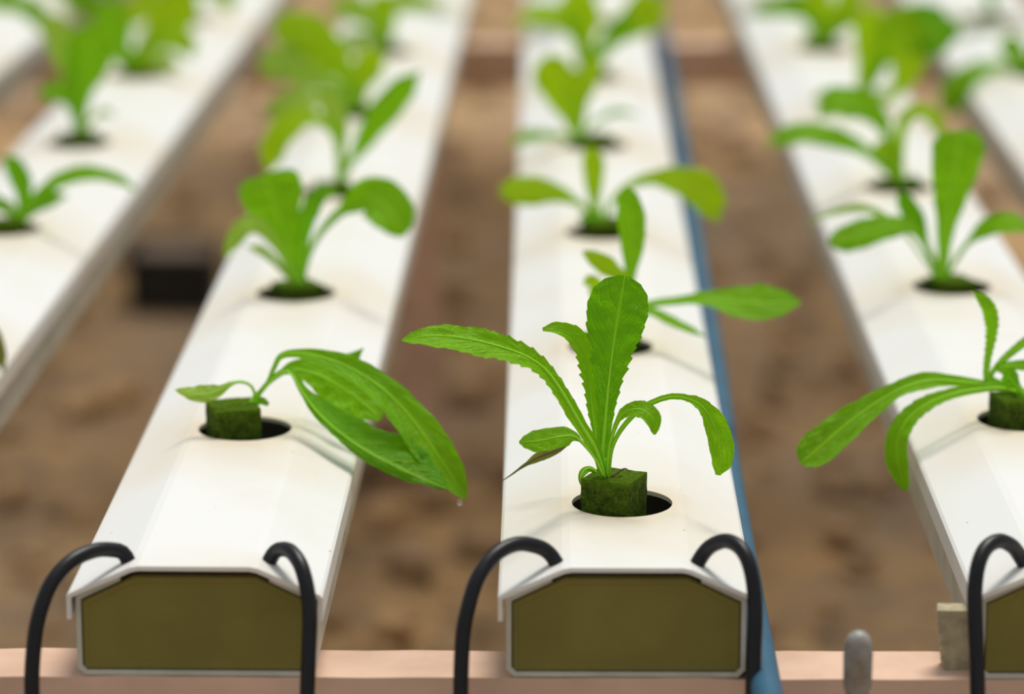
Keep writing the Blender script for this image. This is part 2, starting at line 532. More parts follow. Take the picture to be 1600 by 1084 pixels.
box(bm, -0.0365, 0.0365, -0.0355, 0.0355, hh - 0.008, hh - 0.0035)
bmesh.ops.subdivide_edges(bm, edges=bm.edges[:], cuts=5, use_grid_fill=True)
for v in bm.verts: v.co += noise.noise_vector(v.co * 70) * 0.0012
from_bm('soil_fill', bm, M['blocktop'], blk)
tag(blk, 'square black plastic pot on the soil in the left gap', 'pot')

# ------------------------------------------------------------------ black feed tubes
TUBES = [
    ('black feed tube arching from the left side of the left channel', [(-0.1677, 1.306, 0.4164), (-0.1705, 1.307, 0.4215), (-0.1746, 1.305, 0.4235), (-0.181, 1.299, 0.4251), (-0.1891, 1.29, 0.4236), (-0.1958, 1.282, 0.4176), (-0.1998, 1.276, 0.4084), (-0.2022, 1.272, 0.3964), (-0.2033, 1.268, 0.3764), (-0.201, 1.264, 0.351), (-0.2008, 1.263, 0.3379)]),
    ('black feed tube arching from the right side of the left channel', [(-0.113, 1.308, 0.4154), (-0.1098, 1.308, 0.4214), (-0.1064, 1.305, 0.424), (-0.1021, 1.299, 0.4248), (-0.0977, 1.291, 0.4214), (-0.0949, 1.285, 0.4138), (-0.0937, 1.281, 0.4044), (-0.0939, 1.277, 0.3924), (-0.0946, 1.272, 0.3727), (-0.095, 1.266, 0.3507), (-0.095, 1.263, 0.337)]),
    ('black feed tube arching from the left side of the middle channel', [(0.005, 1.306, 0.417), (0.0013, 1.307, 0.4221), (-0.0038, 1.305, 0.4256), (-0.012, 1.3, 0.428), (-0.0206, 1.292, 0.4257), (-0.0271, 1.284, 0.4186), (-0.0308, 1.278, 0.4083), (-0.0328, 1.274, 0.3963), (-0.0335, 1.269, 0.3767), (-0.033, 1.264, 0.3517), (-0.033, 1.263, 0.3372)]),
    ('black feed tube arching from the right side of the middle channel', [(0.0602, 1.306, 0.4166), (0.0637, 1.307, 0.4223), (0.0672, 1.305, 0.4264), (0.0726, 1.3, 0.4296), (0.0778, 1.293, 0.4286), (0.0811, 1.287, 0.423), (0.0828, 1.283, 0.4137), (0.083, 1.279, 0.403), (0.0826, 1.276, 0.3907), (0.082, 1.27, 0.3714), (0.0821, 1.265, 0.3518), (0.0822, 1.263, 0.3377)]),
    ('black feed tube arching from the left side of the right channel', [(0.1939, 1.308, 0.4164), (0.1906, 1.308, 0.4218), (0.187, 1.305, 0.4265), (0.1811, 1.3, 0.43), (0.1752, 1.294, 0.4286), (0.1716, 1.288, 0.423), (0.1702, 1.284, 0.4137), (0.1703, 1.28, 0.403), (0.1707, 1.276, 0.391), (0.1711, 1.27, 0.3717), (0.1712, 1.265, 0.3521), (0.1714, 1.263, 0.3381)]),
]
for lab, pts in TUBES:
    base = Vector(pts[0])
    t = link('irrigation_tube', tube_mesh('irrigation_tube', [Vector(p) - base for p in pts], 0.0031, 16, 60), M['rubber'])
    t.location = base
    tag(t, lab, 'tube', 'black feed tubes at the channel ends')

# ------------------------------------------------------------------ lettuce seedlings
VIEW = Vector((-0.0102, 0.962, -0.272)).normalized()   # a leaf's roll is measured about this axis
DOWN = Vector((0.0, 0.12, -1.0)).normalized()

def leaf_mesh(pts, width, roll, cup, serr, asym, axis, seed, n=44, m=10, near=False):
    rnd = random.Random(seed)
    if near: n, m = 110, 14
    C = spline(pts, n)
    bm = bmesh.new()
    uvl = bm.loops.layers.uv.new('UVMap')
    rows, uvs = [], {}
    ph = rnd.uniform(0, 6)
    nteeth = rnd.choice((9, 10, 11))
    cr, sr = math.cos(roll), math.sin(roll)
    prev = None
    for i, c in enumerate(C):
        t = i / n
        T = (C[min(i+1, n)] - C[max(i-1, 0)]).normalized()
        S0 = T.cross(axis)
        if prev is not None:
            if S0.length < 0.15: S0 = prev - T * prev.dot(T)
        S0.normalize(); prev = S0
        B = S0.cross(T).normalized()
        S = (S0 * cr + B * sr).normalized()
        N = S.cross(T).normalized()
        hw = table(width, t) * 0.001 / max(abs(cr), 0.3)
        row = []
        for j in range(m + 1):
            v = -1 + 2 * j / m
            w = hw * (1 + asym * (1 if v > 0 else -1))
            e = abs(v)
            ts = 0.0
            if serr and j in (0, m):
                saw = (t * nteeth * 2 + (0.5 if j else 0)) % 1.0
                amt = serr * max(0.0, 1 - abs(t - 0.58) / 0.36)
                w = w + 0.0011 * amt * (saw ** 1.5 - 0.25) * (1 if hw > 0.0015 else 0.35)
            wave = 0.10 * hw * math.sin(t * 15 + ph + (1.7 if v > 0 else 0)) * e ** 2
            crum = noise.noise(Vector((t * 16, v * 2.2, seed * 1.7))) * 0.16 * hw * min(1.0, e * 3) * (1 if hw > 0.0025 else 0)
            off = N * (cup * hw * e ** 1.6 + crum + wave * (0.8 if hw > 0.002 else 0))
            p = bm.verts.new(c + S * w * v + off)
            row.append(p); uvs[p] = (t, j / m)
        rows.append(row)
    for A, B_ in zip(rows, rows[1:]):
        for j in range(m):
            f = bm.faces.new((A[j], A[j+1], B_[j+1], B_[j]))
            for lp in f.loops: lp[uvl].uv = uvs[lp.vert]
    me = bpy.data.meshes.new('leaf')
    bm.to_mesh(me); bm.free()
    return me

def add_leaf(root, pts, width, roll, cup, serr, asym, mat, axis, seed, near=False):
    lf = link('leaf', leaf_mesh(pts, width, math.radians(roll), cup, serr, asym, axis, seed, near=near), LEAF[mat], root)
    if True:
        w0 = max(0.6, min(1.4, width[0][1] * 0.75)) * 0.001
        rm = tube_mesh('midrib', pts, [(0, w0), (0.3, w0 * 0.75), (0.6, w0 * 0.40), (0.97, w0 * 0.10)], 6, 30)
        link('midrib', rm, M['drybrown'] if mat == 'dry' else M['rib'], lf)
    return lf

def sponge_mesh(size, height, seed):
    bm = bmesh.new()
    bmesh.ops.create_cube(bm, size=1.0)
    bmesh.ops.subdivide_edges(bm, edges=bm.edges[:], cuts=11, use_grid_fill=True)
    for v in bm.verts:
        c = v.co.copy()
        cut = max(0.0, 1 - (c.x ** 2 + (c.y * 1.6) ** 2) / 0.030) if c.z > 0.49 else 0.0
        v.co = Vector((c.x * size, c.y * size, (c.z - 0.5) * height - cut * 0.003))
        k = v.co * 230 + Vector((seed * 3.1, 0, 0))
        v.co += noise.noise_vector(k) * 0.00035 + noise.noise_vector(k * 0.25) * 0.0004
    me = bpy.data.meshes.new('growing_sponge')
    bm.to_mesh(me); bm.free()
    return me
SPONGES = [sponge_mesh(0.0215, 0.026, s) for s in range(4)]

def add_sponge(root, dx, dy, top, rz, seed):
    me = SPONGES[seed % 4]
    o = bpy.data.objects.new('growing_sponge', me)
    COL.objects.link(o)
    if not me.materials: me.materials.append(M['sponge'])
    o.parent = root
    o.location = (dx, dy, top)
    o.rotation_euler = (0, 0, math.radians(rz))
    return o

def add_stem(root, foot, top, r=0.0025):
    me = tube_mesh('stem', [foot, (Vector(foot) + Vector(top)) / 2, top], [(0, r), (0.5, r * 0.95), (1, r * 0.6)], 10, 8)
    link('stem', me, M['rib'], root)

# each seedling: channel, hole, sponge (dx, dy, top mm, turn), stem foot and top (mm), label,
# leaves = (midrib points mm, half widths (t, mm), roll, cup, serration, asymmetry, material)
SEEDLINGS = [
    ('middle', 0, (-3.6, -3.5, 13.0, -24), (-7.5, -4.0, 9.4), (-7.8, -2.0, 20.4),
     'in-focus lettuce seedling with a tall upright leaf in the front hole of the middle channel', [
      ([(-7.2, -4.0, 11.1), (-8.6, -3.0, 20.6), (-7.6, 0.0, 33.0), (-6.0, 4.0, 51.0), (-3.9, 8.0, 67.9), (-1.2, 12.0, 84.2), (0.7, 15.0, 95.5)],
       [(0, 1.36), (0.1, 1.91), (0.25, 3.0), (0.35, 3.81), (0.46, 5.45), (0.61, 8.45), (0.74, 11.99), (0.84, 13.08), (0.92, 11.71), (0.97, 8.17), (1, 2.72)], 0, 0.1, 1.3, 0.05, 'deep'),
      ([(-7.5, -6.0, 11.7), (-11.7, -6.0, 25.4), (-17.9, -6.0, 35.8), (-24.2, -6.0, 47.2), (-31.7, -6.0, 58.6), (-40.6, -8.0, 66.0), (-52.9, -10.0, 71.1), (-67.0, -12.0, 74.9), (-80.3, -13.0, 76.2), (-92.6, -14.0, 74.5)],
       [(0, 1.63), (0.2, 2.72), (0.35, 3.0), (0.45, 3.54), (0.6, 4.9), (0.75, 5.72), (0.88, 5.18), (0.96, 2.72), (1, 0.54)], -42, -0.22, 1.6, 0.25, 'mid'),
      ([(-8.7, 2.0, 10.7), (-10.9, 8.0, 24.6), (-12.9, 12.0, 37.6), (-14.3, 16.0, 50.7), (-16.5, 18.0, 62.0), (-21.1, 18.0, 68.5), (-28.0, 16.0, 72.0), (-34.0, 14.0, 72.2)],
       [(0, 0.82), (0.25, 1.36), (0.45, 2.72), (0.65, 4.09), (0.8, 4.09), (0.92, 2.72), (1, 0.82)], -20, -0.2, 1.6, -0.1, 'mid'),
      ([(-7.8, -8.0, 13.6), (-11.7, -10.0, 22.4), (-16.6, -12.0, 29.1), (-20.9, -14.0, 33.2), (-27.9, -16.0, 33.2), (-36.0, -18.0, 32.1), (-43.7, -19.0, 31.8)],
       [(0, 0.68), (0.42, 0.68), (0.5, 1.91), (0.58, 4.09), (0.72, 4.9), (0.86, 4.63), (0.95, 2.72), (1, 0.54)], -25, 0.12, 0, -0.05, 'mid'),
      ([(-22.6, 14.0, 22.0), (-28.9, 20.0, 16.9), (-35.5, 26.0, 12.6), (-42.2, 31.0, 7.1), (-47.2, 34.0, 2.5), (-51.4, 36.0, -1.0)],
       [(0, 0.54), (0.15, 1.63), (0.35, 2.45), (0.5, 1.91), (0.65, 0.82), (0.8, 0.44), (1, 0.22)], -20, -0.3, 0, 0, 'dry'),
      ([(-6.4, -6.0, 13.1), (-6.0, -7.0, 24.3), (-4.2, -8.0, 33.0), (-1.1, -10.0, 40.8), (3.7, -12.0, 44.4), (9.0, -15.0, 44.4), (12.2, -17.0, 40.8), (13.0, -18.0, 35.0)],
       [(0, 0.82), (0.35, 0.82), (0.5, 1.09), (0.62, 2.45), (0.75, 3.81), (0.88, 3.54), (0.96, 1.91), (1, 0.54)], 25, -0.15, 0.3, 0, 'mid'),
      ([(-5.9, -4.0, 12.5), (-4.3, -3.0, 25.4), (1.3, -2.0, 35.3), (9.9, -2.0, 43.2), (20.6, -3.0, 47.4), (30.2, -5.0, 46.0), (36.1, -7.0, 40.7), (40.0, -8.0, 30.9), (41.2, -9.0, 22.2), (39.9, -10.0, 15.2)],
       [(0, 0.82), (0.3, 1.09), (0.48, 1.23), (0.58, 1.36), (0.66, 2.72), (0.76, 4.9), (0.87, 5.45), (0.95, 4.09), (1, 1.09)], 12, -0.18, 0.5, 0.1, 'mid'),
      ([(-8.7, 2.0, 9.9), (-12.6, 2.0, 14.1), (-15.9, 0.0, 14.4), (-17.8, -4.0, 12.2), (-17.5, -6.0, 9.4)],
       [(0, 0.54), (0.3, 1.09), (0.6, 1.63), (0.9, 0.82), (1, 0.27)], -30, 0.3, 0, 0, 'mid'),
      ([(-6.1, -4.0, 12.2), (-2.9, -3.0, 13.6), (0.9, -2.0, 15.6), (3.4, -1.0, 13.9)],
       [(0, 0.27), (0.5, 0.44), (1, 0.14)], 0, 0, 0, 0, 'dry'),
     ]),
    ('middle', 1, (0, 0, 6, 35), (0.3, 0.0, 4.3), (3.4, 0.0, 13.6),
     'second seedling of the middle channel, long leaf reaching right over the blue pipe', [
      ([(0.6, 0.0, 4.3), (6.6, 0.0, 16.3), (18.5, 0.0, 21.6), (33.8, -2.0, 24.1), (46.6, -4.0, 25.6), (62.5, -6.0, 24.4), (78.4, -8.0, 24.3), (94.5, -10.0, 25.1)],
       [(0, 1.29), (0.25, 1.94), (0.45, 2.26), (0.55, 4.2), (0.68, 7.75), (0.8, 9.04), (0.92, 6.46), (1, 0.97)], 35, -0.1, 0.4, 0, 'mid'),
      ([(1.2, -4.0, 5.3), (9.7, -6.0, 17.7), (19.2, -8.0, 19.9), (28.8, -10.0, 16.1), (38.4, -12.0, 12.0), (47.0, -14.0, 8.5)],
       [(0, 0.97), (0.3, 1.61), (0.6, 2.91), (0.85, 1.94), (1, 0.32)], 40, -0.1, 0, 0, 'mid'),
      ([(1.3, 4.0, 3.3), (6.5, 8.0, 18.3), (9.7, 12.0, 34.0), (10.9, 14.0, 48.5), (10.1, 16.0, 64.5), (7.5, 18.0, 78.3)],
       [(0, 1.29), (0.3, 2.26), (0.45, 3.23), (0.62, 6.13), (0.8, 7.42), (0.93, 5.49), (1, 1.61)], 0, 0.15, 0.8, 0, 'mid'),
      ([(0.9, 0.0, 4.3), (5.0, 0.0, 20.2), (6.5, 0.0, 33.4), (-0.1, -4.0, 40.9), (-8.1, -8.0, 46.7), (-14.3, -10.0, 51.0)],
       [(0, 0.97), (0.45, 1.61), (0.6, 3.55), (0.75, 5.16), (0.9, 3.87), (1, 0.97)], -15, 0, 0.5, 0, 'lime'),
      ([(-0.4, 0.0, 4.3), (-3.0, 0.0, 16.9), (-6.3, -2.0, 27.3), (-9.6, -6.0, 34.8), (-13.8, -10.0, 34.0)],
       [(0, 0.97), (0.4, 1.94), (0.7, 4.52), (0.9, 3.23), (1, 0.65)], -10, 0, 0.5, 0, 'lime'),
     ]),
    ('middle', 2, (0, 0, 7, 10), (-1.1, 0.0, 2.9), (-2.3, 0.0, 14.4),
     'lettuce seedling in the third hole of the middle channel with two wide leaves spread sideways', [
      ([(-1.9, 0.0, 2.9), (-9.8, -2.0, 14.7), (-21.0, -4.0, 22.0), (-32.1, -6.0, 25.4), (-45.1, -8.0, 26.5), (-59.9, -10.0, 26.1)],
       [(0, 1.49), (0.3, 2.24), (0.5, 5.6), (0.7, 8.95), (0.87, 8.58), (0.96, 5.22), (1, 1.12)], -10, 0.1, 0.5, 0, 'lime'),
      ([(0.4, 0.0, 2.9), (5.2, 2.0, 16.6), (14.4, 2.0, 26.1), (27.3, 0.0, 31.5), (42.0, -4.0, 31.2), (56.8, -8.0, 25.6), (66.8, -12.0, 9.0)],
       [(0, 1.49), (0.3, 2.24), (0.45, 3.73), (0.62, 8.21), (0.78, 10.82), (0.9, 8.95), (1, 1.49)], 10, -0.1, 0.5, 0.1, 'lime'),
      ([(-1.1, 4.0, 2.1), (-4.1, 8.0, 14.6), (-4.9, 10.0, 25.6), (-5.3, 12.0, 38.5), (-7.2, 14.0, 48.4)],
       [(0, 1.87), (0.3, 2.98), (0.55, 5.6), (0.8, 6.72), (0.93, 4.85), (1, 1.49)], 0, 0.15, 0.5, 0, 'lime'),
      ([(-1.9, -4.0, 3.8), (-6.1, -6.0, 9.9), (-9.8, -8.0, 11.1), (-14.3, -10.0, 8.8)],
       [(0, 1.49), (0.5, 3.36), (1, 0.75)], -20, 0, 0, 0, 'mid'),
     ]),
    ('middle', 3, (0, 0, 6, 20), (-11.0, 0.0, 2.1), (-14.0, 0.0, 11.5),
     'blurred lettuce seedling in the fourth hole of the middle channel, broad leaf leaning left', [
      ([(-11.0, 0.0, 2.1), (-16.6, 2.0, 15.4), (-21.7, 4.0, 30.1), (-26.8, 6.0, 44.7), (-32.3, 8.0, 58.9)],
       [(0, 1.95), (0.25, 3.9), (0.5, 9.74), (0.75, 13.64), (0.9, 11.69), (1, 2.92)], 0, 0.1, 0.5, 0.1, 'lime'),
      ([(-11.9, 0.0, 2.1), (-21.6, -4.0, 6.2), (-34.3, -8.0, 8.2), (-46.9, -12.0, 7.7), (-57.4, -16.0, 2.4)],
       [(0, 1.46), (0.4, 2.92), (0.7, 4.87), (1, 0.97)], -30, 0, 0.5, 0, 'mid'),
      ([(-10.1, 2.0, 1.7), (-11.0, 6.0, 19.0), (-8.9, 12.0, 35.2), (-2.6, 18.0, 47.0), (3.8, 22.0, 52.8)],
       [(0, 1.95), (0.4, 4.87), (0.7, 8.28), (0.9, 6.33), (1, 1.46)], 10, 0.1, 0.5, 0, 'lime'),
      ([(-9.3, -2.0, 2.4), (-0.6, -4.0, 16.5), (14.1, -6.0, 23.3), (28.8, -8.0, 21.6)],
       [(0, 0.97), (0.4, 1.46), (0.7, 2.43), (1, 0.49)], 20, 0, 0.3, 0, 'mid'),
     ]),
    ('middle', 4, (0, 0, 6, 50), (-3.8, 0.0, 0.9), (-5.3, 0.0, 10.5),
     'blurred lettuce seedling in the fifth hole of the middle channel, lime leaves arching both ways', [
      ([(-4.3, 0.0, 0.9), (-7.3, 0.0, 19.1), (-12.1, 0.0, 35.7), (-25.3, -4.0, 45.8), (-41.8, -8.0, 46.4), (-57.3, -12.0, 39.8)],
       [(0, 2.56), (0.3, 5.12), (0.5, 8.95), (0.75, 9.59), (1, 1.28)], -25, 0, 0.5, 0, 'lime'),
      ([(-4.3, 2.0, 0.6), (-5.3, 4.0, 16.0), (-6.3, 6.0, 32.4), (-8.7, 8.0, 48.8), (-13.5, 10.0, 65.1)],
       [(0, 3.2), (0.35, 7.68), (0.65, 15.35), (0.9, 12.79), (1, 3.2)], 0, 0.1, 0.5, 0, 'lime'),
      ([(-2.9, 0.0, 0.9), (7.9, 2.0, 16.4), (22.0, 2.0, 33.1), (38.3, 0.0, 47.7), (54.7, 0.0, 57.2)],
       [(0, 2.56), (0.35, 4.48), (0.6, 11.51), (0.85, 16.63), (1, 3.84)], 15, 0.1, 0.5, 0, 'lime'),
      ([(-3.4, -4.0, 1.6), (10.1, -6.0, 24.8), (24.1, -8.0, 39.4), (33.4, -12.0, 37.6)],
       [(0, 1.92), (0.5, 6.4), (0.8, 8.95), (1, 1.92)], 15, 0, 0.3, 0, 'mid'),
     ]),
    ('left', 0, (-5.0, -3.0, 12.0, 17), (2.6, 2.0, 7.7), (6.2, 4.0, 16.3),
     'wilted seedling in the left channel, long leaves drooping over its edge', [
      ([(5.1, 2.0, 13.8), (3.3, 0.0, 19.8), (-0.5, -3.0, 22.7), (-5.2, -6.0, 22.8), (-11.4, -9.0, 20.0), (-19.9, -12.0, 19.2), (-30.1, -14.0, 21.8)],
       [(0, 0.59), (0.35, 0.74), (0.45, 1.47), (0.6, 3.53), (0.72, 4.12), (0.85, 2.94), (0.95, 1.47), (1, 0.29)], -25, 0.1, 0, -0.1, 'pale'),
      ([(5.5, 4.0, 14.5), (10.2, 6.0, 20.0), (13.1, 8.0, 26.5), (16.7, 8.0, 32.3), (25.9, 4.0, 34.6), (37.8, 0.0, 33.2), (50.4, -6.0, 29.6), (63.8, -12.0, 22.2), (76.5, -18.0, 10.9), (88.8, -26.0, -4.3), (97.0, -30.0, -15.8), (102.0, -33.0, -23.6)],
       [(0, 0.88), (0.12, 1.18), (0.22, 2.06), (0.35, 4.41), (0.5, 6.18), (0.65, 7.94), (0.8, 8.53), (0.9, 7.06), (0.96, 4.41), (1, 0.88)], 28, -0.3, 0.3, -0.15, 'mid'),
      ([(6.5, 0.0, 16.1), (11.3, 0.0, 21.6), (17.4, -2.0, 27.0), (22.0, -5.0, 27.5), (27.2, -10.0, 20.0), (35.7, -17.0, 11.1), (46.3, -25.0, 4.0), (59.1, -33.0, -2.4), (74.3, -39.0, -8.7), (87.6, -42.0, -13.8), (94.5, -43.0, -16.5)],
       [(0, 0.88), (0.12, 1.03), (0.25, 1.77), (0.4, 5.0), (0.55, 7.36), (0.7, 9.12), (0.85, 7.65), (0.94, 4.12), (1, 0.59)], 32, 0.15, 0.3, 0.62, 'deep'),
      ([(6.3, 6.0, 14.6), (11.9, 10.0, 20.2), (20.7, 12.0, 24.9), (32.5, 12.0, 22.5), (44.4, 10.0, 16.4), (54.8, 6.0, 9.8), (62.1, 2.0, 3.9)],
       [(0, 0.88), (0.2, 1.18), (0.35, 4.71), (0.55, 9.71), (0.75, 10.89), (0.9, 7.94), (1, 1.77)], 18, -0.1, 0.3, 0.1, 'mid'),
      ([(10.3, 12.0, 18.5), (21.6, 20.0, 24.4), (34.6, 26.0, 25.1), (46.3, 30.0, 25.0), (53.1, 32.0, 30.1)],
       [(0, 0.59), (0.4, 1.77), (0.7, 3.83), (0.85, 3.24), (1, 0.29)], 20, 0, 0.5, 0, 'deep'),
      ([(5.8, 0.0, 11.3), (7.8, -2.0, 13.6), (9.9, -3.0, 13.0), (10.8, -3.0, 11.5)],
       [(0, 0.59), (0.5, 1.77), (0.9, 1.18), (1, 0.29)], 0, 0, 0, 0, 'deep'),
     ]),
    ('left', 1, (1, 1, 5, 30), (2.0, 0.0, 1.9), (2.9, -0.0, 13.2),
     'lettuce seedling in the second hole of the left channel with a flat-topped upright leaf', [
      ([(2.7, 0.0, 1.9), (0.2, -0.0, 13.9), (-4.4, 0.0, 29.0), (-9.8, 2.0, 44.3), (-13.9, 4.0, 56.2), (-16.3, 6.0, 63.8)],
       [(0, 1.38), (0.2, 3.1), (0.4, 5.86), (0.6, 11.03), (0.8, 16.88), (0.92, 17.23), (0.98, 14.47), (1, 10.34)], 0, 0.1, 0.5, -0.05, 'mid'),
      ([(3.3, -3.0, 2.6), (4.3, -4.0, 17.6), (5.6, -5.0, 33.6), (9.3, -6.0, 47.8), (15.6, -6.0, 55.8), (23.7, -5.0, 55.6)],
       [(0, 1.38), (0.3, 2.07), (0.5, 3.79), (0.7, 5.17), (0.88, 4.14), (1, 1.03)], 20, 0, 0.5, 0, 'deep'),
      ([(2.0, -4.0, 2.8), (-2.7, -8.0, 15.0), (-10.3, -12.0, 30.5), (-18.8, -15.0, 40.2), (-26.0, -18.0, 39.8), (-32.1, -20.0, 31.5), (-36.2, -21.0, 24.1)],
       [(0, 1.03), (0.3, 1.72), (0.5, 3.1), (0.7, 5.17), (0.85, 4.82), (1, 1.03)], -15, 0, 0.4, 0, 'pale'),
      ([(3.3, 2.0, 1.4), (6.9, 4.0, 19.4), (14.8, 6.0, 33.7), (27.0, 6.0, 45.3), (38.2, 4.0, 52.4), (47.3, 0.0, 49.1), (54.0, -6.0, 42.0), (57.9, -10.0, 33.1)],
       [(0, 1.03), (0.3, 1.72), (0.5, 2.76), (0.6, 6.89), (0.75, 12.75), (0.88, 12.41), (0.96, 7.58), (1, 1.72)], 10, -0.15, 0.2, 0, 'mid'),
      ([(1.0, 0.0, 1.9), (-5.4, -4.0, 12.3), (-15.2, -8.0, 23.7), (-25.0, -12.0, 28.1)],
       [(0, 1.03), (0.5, 2.07), (0.8, 2.76), (1, 0.34)], -20, 0, 0, 0, 'pale'),
     ]),
    ('left', 2, (0, 0, 5, 12), (2.7, 0.0, -0.1), (7.6, 0.0, 11.9),
     'third seedling of the left channel, blurred, one long leaf pointing up right', [
      ([(3.5, 0.0, -0.1), (7.6, 0.0, 13.9), (16.4, 0.0, 27.2), (26.7, 2.0, 43.6), (39.4, 4.0, 59.2), (53.2, 6.0, 74.0)],
       [(0, 1.58), (0.25, 2.76), (0.45, 6.71), (0.65, 9.08), (0.85, 7.9), (1, 1.18)], -10, 0.1, 0.3, 0, 'mid'),
      ([(2.3, 0.0, -0.1), (3.7, 0.0, 17.9), (1.8, 2.0, 33.6), (-6.1, 4.0, 43.2), (-19.5, 0.0, 45.9), (-33.0, -6.0, 35.0), (-39.7, -10.0, 14.6)],
       [(0, 1.58), (0.3, 2.37), (0.5, 3.95), (0.7, 8.69), (0.88, 8.69), (1, 1.58)], -20, -0.1, 0.3, 0, 'lime'),
      ([(2.5, 4.0, -0.9), (4.2, 6.0, 18.8), (3.3, 10.0, 36.1), (-0.7, 14.0, 49.4), (-8.7, 18.0, 60.7)],
       [(0, 1.58), (0.4, 3.16), (0.7, 7.11), (0.9, 5.92), (1, 1.18)], 0, 0.1, 0.3, 0, 'pale'),
     ]),
    ('left', 3, (0, 0, 5, 40), (-3.0, 0.0, -1.1), (-5.2, 0.0, 7.9),
     'fourth seedling of the left channel, bushy, its leaves leaning left over the gap', [
      ([(-3.9, 0.0, -1.1), (-11.8, 0.0, 12.4), (-24.9, -2.0, 21.7), (-40.0, -6.0, 29.1), (-55.1, -10.0, 38.7), (-67.3, -14.0, 28.1)],
       [(0, 2.05), (0.3, 4.1), (0.5, 8.19), (0.75, 13.31), (0.92, 11.26), (1, 2.56)], -15, 0, 0.3, 0, 'pale'),
      ([(-4.1, -4.0, -0.4), (-15.8, -8.0, 9.3), (-31.0, -12.0, 12.2), (-48.5, -16.0, 10.6), (-66.1, -18.0, 2.0)],
       [(0, 2.05), (0.35, 4.61), (0.6, 9.22), (0.85, 9.22), (1, 2.05)], -25, 0, 0.3, 0, 'pale'),
      ([(-3.6, 2.0, -1.4), (-7.5, 4.0, 20.7), (-16.2, 4.0, 38.7), (-29.2, 2.0, 51.5), (-46.7, 0.0, 59.4), (-59.7, -4.0, 53.3)],
       [(0, 2.05), (0.3, 4.1), (0.5, 9.22), (0.75, 14.85), (0.92, 12.29), (1, 2.56)], -10, 0, 0.3, 0, 'lime'),
      ([(-2.7, 2.0, -1.4), (-0.9, 6.0, 15.9), (3.5, 10.0, 31.0), (10.2, 12.0, 44.2)],
       [(0, 2.05), (0.35, 4.61), (0.65, 11.26), (0.9, 9.22), (1, 2.05)], 0, 0.1, 0.3, 0, 'lime'),
      ([(-3.3, 4.0, -1.8), (-10.0, 8.0, 15.6), (-21.2, 12.0, 28.4), (-43.6, 14.0, 34.8), (-64.0, 16.0, 27.7)],
       [(0, 1.54), (0.4, 4.1), (0.7, 10.24), (0.9, 8.19), (1, 1.54)], -10, 0, 0.3, 0, 'lime'),
     ]),
    ('right', 0, (-2.5, -3.0, 12.0, 14), (-0.6, 0.0, 8.3), (-2.6, 0.0, 15.7),
     'seedling cut by the right edge, two long leaves drooping left off the channel', [
      ([(-1.9, 0.0, 13.2), (-9.7, 0.0, 15.9), (-19.5, 0.0, 16.8), (-31.7, -2.0, 18.6), (-43.8, -5.0, 19.9), (-57.6, -10.0, 17.5), (-71.2, -16.0, 11.2), (-84.8, -23.0, 3.0), (-96.8, -29.0, -6.0), (-105.1, -33.0, -12.2)],
       [(0, 1.19), (0.15, 1.78), (0.28, 2.67), (0.4, 4.16), (0.52, 3.57), (0.65, 5.35), (0.8, 7.73), (0.92, 8.32), (0.97, 6.54), (1, 2.67)], -25, -0.28, 0.4, 0.05, 'mid'),
      ([(-1.9, -4.0, 13.7), (-11.7, -8.0, 17.1), (-22.4, -11.0, 17.3), (-34.4, -14.0, 15.9), (-46.5, -18.0, 12.4), (-56.1, -22.0, 5.8), (-60.9, -26.0, -3.7), (-60.0, -29.0, -15.0), (-56.4, -31.0, -26.0)],
       [(0, 1.19), (0.2, 1.78), (0.4, 2.67), (0.55, 3.57), (0.7, 4.75), (0.85, 5.05), (0.95, 2.97), (1, 0.59)], -25, -0.25, 0.6, 0, 'mid'),
      ([(-2.0, 4.0, 13.4), (-10.1, 4.0, 15.8), (-16.7, 4.0, 17.6), (-17.0, 4.0, 26.5), (-15.6, 4.0, 37.2), (-15.7, 3.0, 46.6), (-18.6, 1.0, 54.7), (-26.1, -3.0, 61.9)],
       [(0, 0.89), (0.28, 1.49), (0.42, 1.78), (0.58, 2.67), (0.72, 3.57), (0.87, 2.97), (1, 0.3)], -15, 0.15, 1.0, 0, 'mid'),
      ([(-1.7, 6.0, 12.9), (-10.5, 8.0, 15.7), (-14.7, 8.0, 18.5), (-10.5, 10.0, 24.1), (-3.6, 12.0, 30.1), (4.5, 14.0, 34.8), (18.7, 14.0, 37.9), (30.4, 12.0, 33.8)],
       [(0, 0.89), (0.2, 1.19), (0.45, 1.78), (0.6, 2.38), (0.8, 7.13), (0.93, 5.35), (1, 0.89)], 20, -0.1, 0.4, 0, 'mid'),
      ([(-1.3, -8.0, 13.5), (-4.6, -10.0, 18.3), (-8.0, -12.0, 22.4), (-10.8, -14.0, 27.2)],
       [(0, 0.59), (0.3, 1.49), (0.6, 4.16), (0.85, 3.86), (1, 1.19)], -5, 0.1, 0, 0, 'deep'),
      ([(0.5, 4.0, 10.9), (-7.3, 4.0, 20.4), (-11.0, 6.0, 23.3), (-2.7, 6.0, 24.2), (8.9, 4.0, 24.2), (20.6, 2.0, 19.5)],
       [(0, 0.89), (0.3, 1.49), (0.6, 2.67), (0.85, 4.75), (1, 0.59)], 20, -0.2, 0.2, 0, 'mid'),
     ]),
    ('right', 1, (0, 0, 4, 25), (-5.8, 0.0, 0.7), (-6.2, -0.0, 11.4),
     'lettuce seedling in the second hole of the right channel with a broad upright leaf', [
      ([(-4.8, 0.0, 0.7), (-4.8, -0.0, 13.2), (-4.3, 0.0, 29.1), (-2.2, 2.0, 46.4), (0.3, 4.0, 63.6), (2.3, 7.0, 77.1), (2.0, 10.0, 84.2)],
